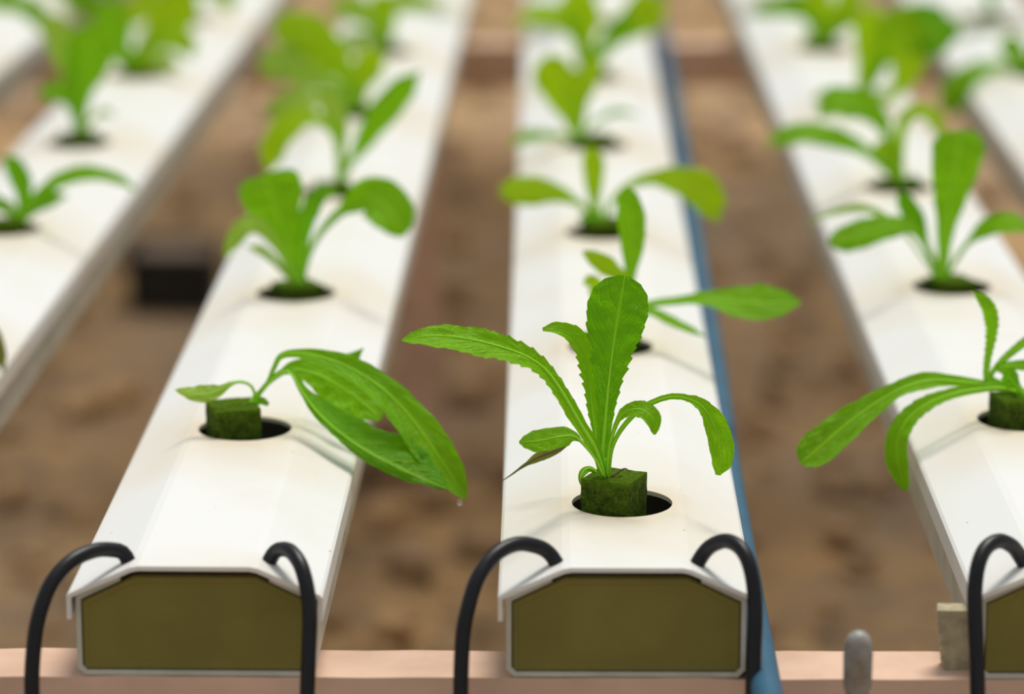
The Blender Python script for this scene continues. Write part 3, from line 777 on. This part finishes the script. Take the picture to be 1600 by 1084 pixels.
       [(0, 2.08), (0.2, 3.47), (0.38, 5.21), (0.55, 8.69), (0.75, 12.86), (0.9, 14.59), (0.97, 11.81), (1, 6.95)], 0, 0.15, 0.6, 0, 'mid'),
      ([(-6.1, -2.0, 1.2), (-10.2, -4.0, 14.8), (-17.0, -6.0, 26.9), (-25.0, -8.0, 34.7), (-37.4, -12.0, 35.2), (-53.1, -16.0, 31.4), (-68.3, -18.0, 27.6)],
       [(0, 1.39), (0.35, 1.74), (0.45, 3.47), (0.6, 6.95), (0.78, 7.99), (0.92, 6.95), (0.98, 4.17), (1, 1.39)], -20, 0.05, 0.2, -0.05, 'mid'),
      ([(-3.8, 0.0, 0.7), (0.7, 0.0, 12.5), (7.7, -2.0, 24.3), (16.9, -4.0, 32.9), (28.3, -8.0, 36.9), (41.6, -12.0, 33.6)],
       [(0, 1.04), (0.4, 1.39), (0.6, 4.86), (0.8, 6.25), (1, 1.04)], 25, 0, 0.2, 0, 'mid'),
      ([(-5.4, 4.0, -0.2), (-10.5, 8.0, 13.2), (-17.3, 14.0, 29.7), (-22.4, 18.0, 39.5), (-27.7, 20.0, 48.0)],
       [(0, 1.04), (0.4, 2.08), (0.7, 5.91), (0.9, 4.86), (1, 1.39)], 0, 0.1, 0.2, 0, 'deep'),
      ([(-6.3, 2.0, 0.3), (-16.3, 4.0, 15.8), (-30.4, 6.0, 33.1), (-48.2, 4.0, 42.4), (-69.2, 0.0, 39.6), (-79.1, -4.0, 34.4)],
       [(0, 0.69), (0.4, 1.04), (0.7, 2.43), (1, 0.35)], -20, 0, 0.2, 0, 'pale'),
     ]),
    ('right', 2, (0, 0, 4, 15), (2.8, 0.0, -1.7), (-0.7, 0.0, 10.8),
     'third seedling of the right channel, blurred, a leaf stretched left past the edge', [
      ([(2.0, 0.0, -1.7), (-5.5, 0.0, 12.1), (-17.8, -2.0, 21.3), (-34.2, -6.0, 30.1), (-52.4, -10.0, 35.6), (-66.3, -12.0, 35.1), (-82.9, -14.0, 29.8)],
       [(0, 1.83), (0.3, 3.66), (0.5, 6.4), (0.7, 7.78), (0.88, 6.4), (1, 1.37)], -30, 0, 0.4, 0, 'mid'),
      ([(2.4, 0.0, -1.7), (-2.3, 0.0, 9.6), (-7.5, 2.0, 18.5), (-12.7, 4.0, 28.2)],
       [(0, 2.29), (0.4, 5.49), (0.7, 8.69), (0.9, 6.4), (1, 1.83)], 0, 0.1, 0.3, 0, 'lime'),
      ([(2.5, 4.0, -2.5), (-2.9, 8.0, 19.4), (-9.2, 10.0, 37.2), (-21.4, 10.0, 49.3), (-37.7, 6.0, 52.0), (-49.7, 2.0, 44.6)],
       [(0, 1.83), (0.35, 3.2), (0.6, 8.23), (0.85, 11.44), (1, 2.29)], -20, 0, 0.4, 0, 'mid'),
      ([(3.6, 4.0, -2.5), (1.1, 8.0, 19.4), (2.8, 10.0, 37.2), (10.4, 10.0, 46.5), (20.2, 8.0, 43.7), (28.1, 4.0, 30.3)],
       [(0, 1.83), (0.4, 3.66), (0.7, 5.03), (0.9, 4.57), (1, 1.37)], 20, 0, 0.4, 0, 'lime'),
      ([(3.0, -2.0, -1.3), (8.2, -4.0, 3.6), (14.0, -6.0, 2.0)],
       [(0, 1.83), (0.6, 4.57), (1, 1.37)], 10, 0, 0.2, 0, 'deep'),
     ]),
    ('right', 3, (0, 0, 4, 55), (3.1, 0.0, 0.6), (7.3, 0.0, 9.7),
     'fourth seedling of the right channel, blurred, large leaves leaning right', [
      ([(4.0, 0.0, 0.6), (10.5, 0.0, 9.7), (20.7, 0.0, 9.7), (31.6, 0.0, 21.1), (35.8, 2.0, 38.8), (28.8, 4.0, 56.5), (17.6, 6.0, 67.4)],
       [(0, 2.42), (0.3, 4.84), (0.5, 10.89), (0.7, 18.15), (0.9, 15.73), (1, 3.63)], 0, 0.1, 0.3, 0, 'lime'),
      ([(4.4, 4.0, -0.1), (10.0, 8.0, 22.0), (21.1, 12.0, 41.7), (40.8, 12.0, 55.3), (58.3, 8.0, 53.7), (71.1, 4.0, 56.6)],
       [(0, 2.42), (0.35, 7.26), (0.6, 18.15), (0.85, 18.15), (1, 3.63)], 15, 0, 0.3, 0, 'deep'),
      ([(3.7, 2.0, 0.3), (6.0, 4.0, 24.9), (8.2, 6.0, 49.4), (11.3, 8.0, 73.8)],
       [(0, 2.42), (0.4, 6.66), (0.75, 11.5), (1, 2.42)], 0, 0.1, 0.3, 0, 'lime'),
      ([(2.6, 0.0, 0.6), (-6.2, -2.0, 5.5), (-20.0, -6.0, 8.4), (-24.4, -8.0, 2.0)],
       [(0, 2.42), (0.5, 6.05), (0.85, 8.47), (1, 1.82)], -25, 0, 0.3, 0, 'pale'),
     ]),
    ('left_edge', 0, (2, 0, 5, 20), (6.1, 0.0, 2.7), (9.4, 0.0, 12.3),
     'seedling at the left picture edge, one leaf arching right over the channel', [
      ([(8.3, 0.0, 2.7), (15.1, 0.0, 13.4), (27.0, -2.0, 25.3), (40.6, -4.0, 32.2), (56.1, -8.0, 34.1), (69.3, -10.0, 31.5), (79.4, -12.0, 25.9)],
       [(0, 1.88), (0.25, 3.38), (0.45, 4.88), (0.65, 4.88), (0.85, 3.38), (1, 0.75)], 30, -0.1, 0.3, 0, 'mid'),
      ([(7.3, 4.0, 1.9), (10.3, 6.0, 11.0), (11.1, 6.0, 22.5), (7.4, 6.0, 33.9), (1.6, 4.0, 42.7)],
       [(0, 1.88), (0.3, 3.75), (0.6, 6.38), (0.85, 5.63), (1, 1.13)], -5, 0.1, 0.3, 0, 'deep'),
      ([(7.5, -2.0, 3.1), (5.5, -4.0, 11.2), (-0.8, -6.0, 16.1), (-11.5, -8.0, 18.8)],
       [(0, 1.5), (0.5, 4.13), (0.85, 4.88), (1, 1.13)], -15, 0, 0.3, 0, 'mid'),
      ([(10.0, -6.0, 4.0), (18.1, -8.0, 12.8), (28.0, -10.0, 19.3), (39.5, -12.0, 22.4)],
       [(0, 1.13), (0.4, 3.75), (0.75, 5.25), (1, 0.75)], 25, 0, 0.2, 0, 'deep'),
     ]),
    ('left_edge', 1, (1, 0, 6, 40), (0.6, 0.0, 0.2), (0.9, 0.0, 11.9),
     'second seedling of the left edge channel, blurred, with one tall upright leaf', [
      ([(0.6, 0.0, 0.2), (1.0, 0.0, 14.0), (1.9, 0.0, 29.1), (4.7, 2.0, 45.9), (8.3, 4.0, 62.6), (8.5, 6.0, 78.1)],
       [(0, 3.06), (0.25, 4.59), (0.42, 7.15), (0.6, 13.78), (0.78, 16.84), (0.92, 13.78), (1, 4.08)], 0, 0.1, 0.4, 0, 'mid'),
      ([(0.0, -2.0, 0.6), (-1.3, -4.0, 19.0), (-4.6, -8.0, 30.4), (-11.5, -12.0, 36.7), (-23.1, -14.0, 33.6)],
       [(0, 1.53), (0.45, 3.57), (0.75, 7.66), (0.92, 6.12), (1, 1.53)], -15, 0, 0.2, 0, 'mid'),
      ([(0.4, 4.0, -0.5), (-1.7, 8.0, 29.8), (-7.9, 12.0, 54.9), (-14.3, 16.0, 71.4), (-27.0, 18.0, 79.7)],
       [(0, 1.53), (0.4, 5.1), (0.7, 11.23), (0.9, 9.19), (1, 2.04)], -5, 0, 0.2, 0, 'pale'),
      ([(1.4, 0.0, 0.2), (7.7, -2.0, 14.4), (16.6, -4.0, 21.2), (25.3, -6.0, 19.4)],
       [(0, 1.02), (0.5, 1.53), (0.8, 2.55), (1, 0.51)], 10, 0, 0.2, 0, 'pale'),
     ]),
    ('left_edge', 2, (0, 0, 5, 10), (-5.5, 0.0, -1.7), (-1.8, 0.0, 10.3),
     'third seedling of the left edge channel, blurred, lime leaves spreading both ways', [
      ([(-4.5, 0.0, -1.7), (-2.7, 0.0, 10.3), (4.6, 0.0, 19.9), (19.3, -2.0, 27.4), (33.9, -6.0, 25.7), (41.0, -8.0, 14.1)],
       [(0, 2.76), (0.35, 6.21), (0.6, 9.66), (0.85, 8.97), (1, 2.07)], 20, 0, 0.3, 0, 'lime'),
      ([(-5.9, 0.0, -1.7), (-9.4, 0.0, 10.3), (-14.3, 0.0, 22.3), (-17.4, 2.0, 38.7), (-25.8, 4.0, 52.7)],
       [(0, 3.45), (0.35, 8.28), (0.65, 12.41), (0.9, 10.34), (1, 2.76)], 0, 0.1, 0.3, 0, 'mid'),
      ([(-5.0, 4.0, -2.4), (3.9, 6.0, 18.9), (16.0, 8.0, 33.0), (30.3, 10.0, 44.7), (42.3, 12.0, 56.4)],
       [(0, 2.76), (0.35, 6.9), (0.65, 15.17), (0.9, 12.41), (1, 2.76)], 5, 0.1, 0.3, 0, 'lime'),
      ([(-4.5, -4.0, -1.0), (3.9, -8.0, 9.2), (17.7, -12.0, 12.3), (32.0, -14.0, 7.8)],
       [(0, 2.07), (0.5, 6.21), (0.8, 7.59), (1, 1.38)], 25, 0, 0.2, 0, 'lime'),
     ]),
    ('outer_right', -1, (0, 0, 5, 10), (-10.2, 0.0, 1.7), (-12.9, 0.0, 9.9),
     'blurred seedling at the upper right edge, leaf drooping left into the gap', [
      ([(-7.9, 0.0, 1.7), (-15.1, 0.0, 5.1), (-32.0, -2.0, 5.4), (-49.0, -6.0, 1.2), (-60.9, -10.0, -10.1), (-67.9, -14.0, -28.7)],
       [(0, 2.29), (0.3, 4.57), (0.5, 8.0), (0.75, 11.43), (0.92, 9.14), (1, 2.29)], -15, 0, 0.3, 0, 'mid'),
      ([(-7.1, 2.0, 1.4), (-12.7, 2.0, 12.0), (-19.8, 4.0, 18.9), (-29.1, 6.0, 20.9)],
       [(0, 2.29), (0.4, 6.86), (0.75, 10.28), (1, 2.86)], 0, 0, 0.3, 0, 'mid'),
      ([(-7.0, -4.0, 2.4), (-11.1, -8.0, -3.2), (-16.1, -12.0, -12.1)],
       [(0, 2.29), (0.5, 6.86), (0.85, 5.71), (1, 1.71)], 0, 0, 0.3, 0, 'deep'),
      ([(-5.2, 2.0, 1.4), (1.4, 2.0, 16.8), (12.9, 2.0, 26.4), (26.9, 0.0, 24.4)],
       [(0, 2.29), (0.5, 8.0), (0.85, 9.14), (1, 1.71)], 10, 0, 0.3, 0, 'mid'),
     ]),
    ('left_edge', -1, (0, 0, 5, 10), (0.0, 0.0, 1.1), (1.0, 0.0, 9.4),
     'seedling beyond the left picture edge, only one dark leaf tip in view', [
      ([(0.7, 0.0, 1.1), (8.1, -0.0, 14.4), (22.0, -4.0, 20.4), (35.4, -8.0, 16.4), (46.3, -12.0, 5.8), (52.1, -16.0, -11.4)],
       [(0, 1.3), (0.4, 2.92), (0.7, 4.55), (0.9, 3.57), (1, 0.65)], 20, -0.1, 0.3, 0, 'dry'),
      ([(-0.8, 4.0, 0.1), (-4.3, 6.0, 16.3), (-7.4, 8.0, 29.2), (-8.8, 10.0, 42.0)],
       [(0, 1.3), (0.5, 4.55), (0.85, 5.2), (1, 0.97)], 0, 0.1, 0.3, 0, 'mid'),
     ]),
    ('outer_left', -1, (0, 0, 5, 10), (0.0, 0.0, 1.5), (1.9, 0.0, 12.0),
     'blurred seedling left of the picture, its leaf arching into the top left corner', [
      ([(1.0, 0.0, 1.5), (12.3, 0.0, 22.0), (33.0, -2.0, 35.8), (55.9, -6.0, 37.9), (76.1, -10.0, 33.5), (88.9, -14.0, 14.3)],
       [(0, 1.99), (0.35, 4.47), (0.6, 7.45), (0.85, 8.44), (1, 1.99)], 20, -0.1, 0.3, 0, 'mid'),
      ([(-0.4, 2.0, 1.2), (-3.3, 4.0, 23.9), (-5.3, 6.0, 43.5)],
       [(0, 1.99), (0.5, 6.95), (0.85, 7.94), (1, 1.49)], 0, 0, 0.3, 0, 'mid'),
     ]),
    ('outer_left', 0, (0, 0, 5, 20), (0.0, 0.0, 1.1), (2.0, 0.0, 9.9),
     'blurred seedling in the top left corner, leaves hanging right over the gap', [
      ([(0.0, 0.0, 1.1), (10.9, -2.0, 21.1), (37.3, -6.0, 25.5), (64.6, -10.0, 9.7), (83.5, -14.0, -13.2), (93.0, -16.0, -33.7)],
       [(0, 2.19), (0.35, 5.47), (0.6, 9.84), (0.85, 10.39), (1, 2.19)], 10, -0.1, 0.3, 0, 'mid'),
      ([(0.6, 0.0, 1.1), (7.5, -2.0, 17.8), (26.4, -6.0, 25.5), (47.9, -10.0, 16.8), (59.7, -12.0, 1.8), (67.1, -14.0, -15.4)],
       [(0, 2.19), (0.35, 5.47), (0.6, 10.39), (0.85, 10.39), (1, 2.19)], 8, -0.1, 0.3, 0, 'pale'),
      ([(-0.8, 2.0, 0.8), (-5.4, 4.0, 18.6), (-7.7, 6.0, 40.3)],
       [(0, 2.19), (0.5, 9.84), (0.85, 10.93), (1, 2.19)], 0, 0, 0.3, 0, 'mid'),
      ([(-0.6, 4.0, 0.5), (16.1, 8.0, 26.4), (43.6, 10.0, 37.1), (75.9, 10.0, 20.7), (103.1, 6.0, -6.2)],
       [(0, 2.19), (0.4, 6.56), (0.7, 10.93), (1, 2.19)], 5, 0, 0.3, 0, 'mid'),
     ]),
    ('left_edge', 3, (0, 0, 5, 20), (-0.1, 0.0, 1.4), (2.2, 0.0, 11.0),
     'fourth seedling of the left edge channel, blurred, wide lime leaves at the picture top', [
      ([(-0.1, 0.0, 1.4), (-5.6, 0.0, 16.2), (-18.3, -2.0, 22.8), (-33.8, -6.0, 14.4), (-44.4, -10.0, -3.5)],
       [(0, 2.1), (0.35, 5.26), (0.65, 11.57), (0.9, 9.47), (1, 2.1)], -10, 0, 0.3, 0, 'lime'),
      ([(0.4, 0.0, 1.4), (5.0, 0.0, 18.9), (15.9, -2.0, 29.7), (29.3, -6.0, 25.0), (38.3, -10.0, 9.8)],
       [(0, 2.1), (0.35, 5.26), (0.65, 10.52), (0.9, 8.41), (1, 2.1)], 10, 0, 0.3, 0, 'lime'),
      ([(-1.1, 4.0, 0.8), (-2.9, 6.0, 20.7), (-5.8, 8.0, 41.5)],
       [(0, 2.1), (0.5, 9.47), (0.85, 10.52), (1, 2.1)], 0, 0, 0.3, 0, 'mid'),
      ([(0.1, -2.0, 1.7), (-7.7, -6.0, 9.2), (-14.2, -10.0, 4.5)],
       [(0, 2.1), (0.6, 6.31), (1, 1.58)], -20, 0, 0.3, 0, 'mid'),
     ]),
    ('left', 4, (0, 0, 5, 20), (-0.1, 0.0, 1.2), (0.5, 0.0, 11.2),
     'fifth seedling of the left channel, blurred, a dark lime leaf leaning right at its top', [
      ([(-0.1, 0.0, 1.2), (-1.4, 0.0, 15.1), (1.2, 0.0, 29.1), (9.7, -2.0, 37.8), (26.2, -6.0, 39.4), (43.5, -8.0, 37.3)],
       [(0, 1.98), (0.3, 5.45), (0.55, 7.93), (0.8, 6.94), (1, 1.49)], 10, 0, 0.3, 0, 'lime'),
      ([(-0.7, 2.0, 0.9), (-6.5, 2.0, 14.8), (-16.2, 0.0, 27.6), (-28.2, -4.0, 35.6), (-40.4, -8.0, 28.7)],
       [(0, 1.98), (0.4, 5.95), (0.7, 11.89), (0.9, 8.92), (1, 1.98)], -10, 0, 0.3, 0, 'pale'),
      ([(-0.5, -2.0, 1.5), (-8.7, -4.0, 10.8), (-20.8, -8.0, 11.4), (-33.1, -12.0, -0.5)],
       [(0, 1.98), (0.4, 4.96), (0.75, 8.92), (1, 1.49)], -20, 0, 0.3, 0, 'pale'),
      ([(0.2, 4.0, 0.5), (-0.7, 8.0, 23.9), (-6.7, 12.0, 45.8)],
       [(0, 1.98), (0.5, 8.92), (0.85, 9.91), (1, 1.98)], 0, 0, 0.3, 0, 'lime'),
     ]),
    ('right', 4, (0, 0, 5, 20), (-0.1, 0.0, 0.2), (1.6, 0.0, 10.2),
     'fifth seedling of the right channel, blurred, lime leaves fanning over the picture top', [
      ([(-0.1, 0.0, 0.2), (-5.9, 0.0, 15.2), (-16.3, -2.0, 28.0), (-34.0, -6.0, 33.6), (-55.0, -10.0, 28.1)],
       [(0, 1.99), (0.35, 4.98), (0.6, 7.98), (0.85, 6.98), (1, 1.5)], -15, 0, 0.3, 0, 'mid'),
      ([(0.4, 0.0, 0.2), (1.7, 2.0, 14.9), (-3.5, 4.0, 32.2), (-12.7, 6.0, 49.4)],
       [(0, 2.49), (0.4, 7.98), (0.75, 12.96), (1, 2.99)], 0, 0, 0.3, 0, 'lime'),
      ([(0.9, 0.0, 0.2), (9.0, 0.0, 15.2), (21.0, -2.0, 25.6), (35.6, -6.0, 23.7)],
       [(0, 1.99), (0.4, 5.98), (0.75, 9.97), (1, 1.99)], 10, 0, 0.3, 0, 'lime'),
      ([(1.2, 4.0, -0.5), (11.8, 6.0, 21.9), (21.5, 8.0, 41.6), (28.7, 10.0, 56.4)],
       [(0, 1.99), (0.45, 7.98), (0.8, 10.97), (1, 1.99)], 5, 0, 0.3, 0, 'lime'),
      ([(-1.0, -4.0, 0.8), (-8.9, -8.0, 8.9), (-16.5, -12.0, 4.5)],
       [(0, 1.99), (0.6, 5.98), (1, 1.5)], -15, 0, 0.2, 0, 'pale'),
     ]),
]
seed = 1
for ch, k, (sdx, sdy, stop, srz), foot, top, lab, leaves in SEEDLINGS:
    root = empty('lettuce_seedling', HOLES[(ch, k)])
    tag(root, lab, 'seedling', 'lettuce seedlings in the channel holes')
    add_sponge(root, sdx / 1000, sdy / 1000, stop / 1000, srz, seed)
    add_stem(root, Vector(foot) / 1000, Vector(top) / 1000)
    for (pts, width, roll, cup, serr, asym, mat) in leaves:
        seed += 1
        add_leaf(root, [Vector(p) / 1000 for p in pts], width, roll, cup, serr, asym, mat, VIEW, seed, near=(k == 0 and ch in ('left', 'middle', 'right')))

# seedlings further back, grown freely
def free_seedling(ch, k, lab, sd, mats, scale=1.0, n=6):
    rnd = random.Random(sd)
    root = empty('lettuce_seedling', HOLES[(ch, k)])
    tag(root, lab, 'seedling', 'lettuce seedlings in the channel holes')
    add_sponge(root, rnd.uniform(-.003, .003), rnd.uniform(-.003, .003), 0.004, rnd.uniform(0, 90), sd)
    add_stem(root, (0, 0, 0.001), (0, 0, 0.016))
    a0 = rnd.uniform(0, 6.28)
    for i in range(n):
        a = a0 + i * 2.399 + rnd.uniform(-.25, .25)
        L = rnd.uniform(0.050, 0.082) * scale * (0.7 if i == n - 1 else 1)
        lift = rnd.uniform(0.45, 1.0) if i else 1.25
        pts, p, ang = [], Vector((0, 0, 0.006)), math.radians(78)
        for s in range(7):
            pts.append(p.copy())
            ang -= (1.35 - lift) * 0.50 * (0.5 + s * 0.16)
            p = p + Vector((math.cos(a) * math.cos(ang), math.sin(a) * math.cos(ang), math.sin(ang))) * L / 6
            p.z = max(p.z, 0.006)
        mw = rnd.uniform(9, 14) * scale
        width = [(0, 1.3), (0.3, 1.8), (0.48, mw * 0.5), (0.66, mw * 0.92), (0.8, mw), (0.93, mw * 0.7), (1, mw * 0.1)]
        add_leaf(root, pts, width, rnd.uniform(-15, 15), rnd.uniform(0.05, 0.3), 1.0, 0, rnd.choice(mats), DOWN, sd * 31 + i)
FREE = [
    ('left', 5, 'blurred lettuce seedling in the sixth hole of the left channel near the top', 23, ['lime', 'pale'], 1.35, 7),
    ('left', 6, 'farthest visible seedling of the left channel, blurred at the picture top', 35, ['lime', 'mid'], 1.35, 7),
    ('middle', 5, 'blurred lettuce seedling in the sixth hole of the middle channel', 28, ['lime', 'lime', 'mid'], 1.35, 7),
    ('middle', 6, 'farthest visible seedling of the middle channel, blurred at the picture top', 29, ['lime'], 1.35, 7),
    ('right', 5, 'blurred lettuce seedling in the sixth hole of the right channel near the top', 42, ['mid', 'lime'], 1.35, 7),
    ('left_edge', 4, 'blurred lettuce seedling at the top of the left edge channel', 55, ['mid', 'lime'], 1.35, 7),
    ('outer_right', 0, 'blurred lettuce seedling in the top right corner on the outer right channel', 71, ['mid', 'deep'], 1.35, 7),
]
for a in FREE: free_seedling(*a)

# drop of water hanging from the tip of the longest drooping leaf
DROP = (-0.039, 1.4688, 0.3949)
bm = bmesh.new()
bmesh.ops.create_uvsphere(bm, u_segments=16, v_segments=10, radius=0.0013)
for v in bm.verts:
    if v.co.z > 0: v.co.z *= 1.5; v.co.x *= 1 - v.co.z / 0.0032; v.co.y *= 1 - v.co.z / 0.0032
wd = from_bm('water_drop', bm)
wd.location = DROP
kw = NT('water')
pw = kw.principled((0.95, 0.97, 1.0), 0.02)
pw.inputs['Transmission Weight'].default_value = 1.0
pw.inputs['IOR'].default_value = 1.33
wd.data.materials.append(kw.done(pw.outputs[0]))
tag(wd, 'clear water drop at the tip of the long drooping leaf', 'water drop')
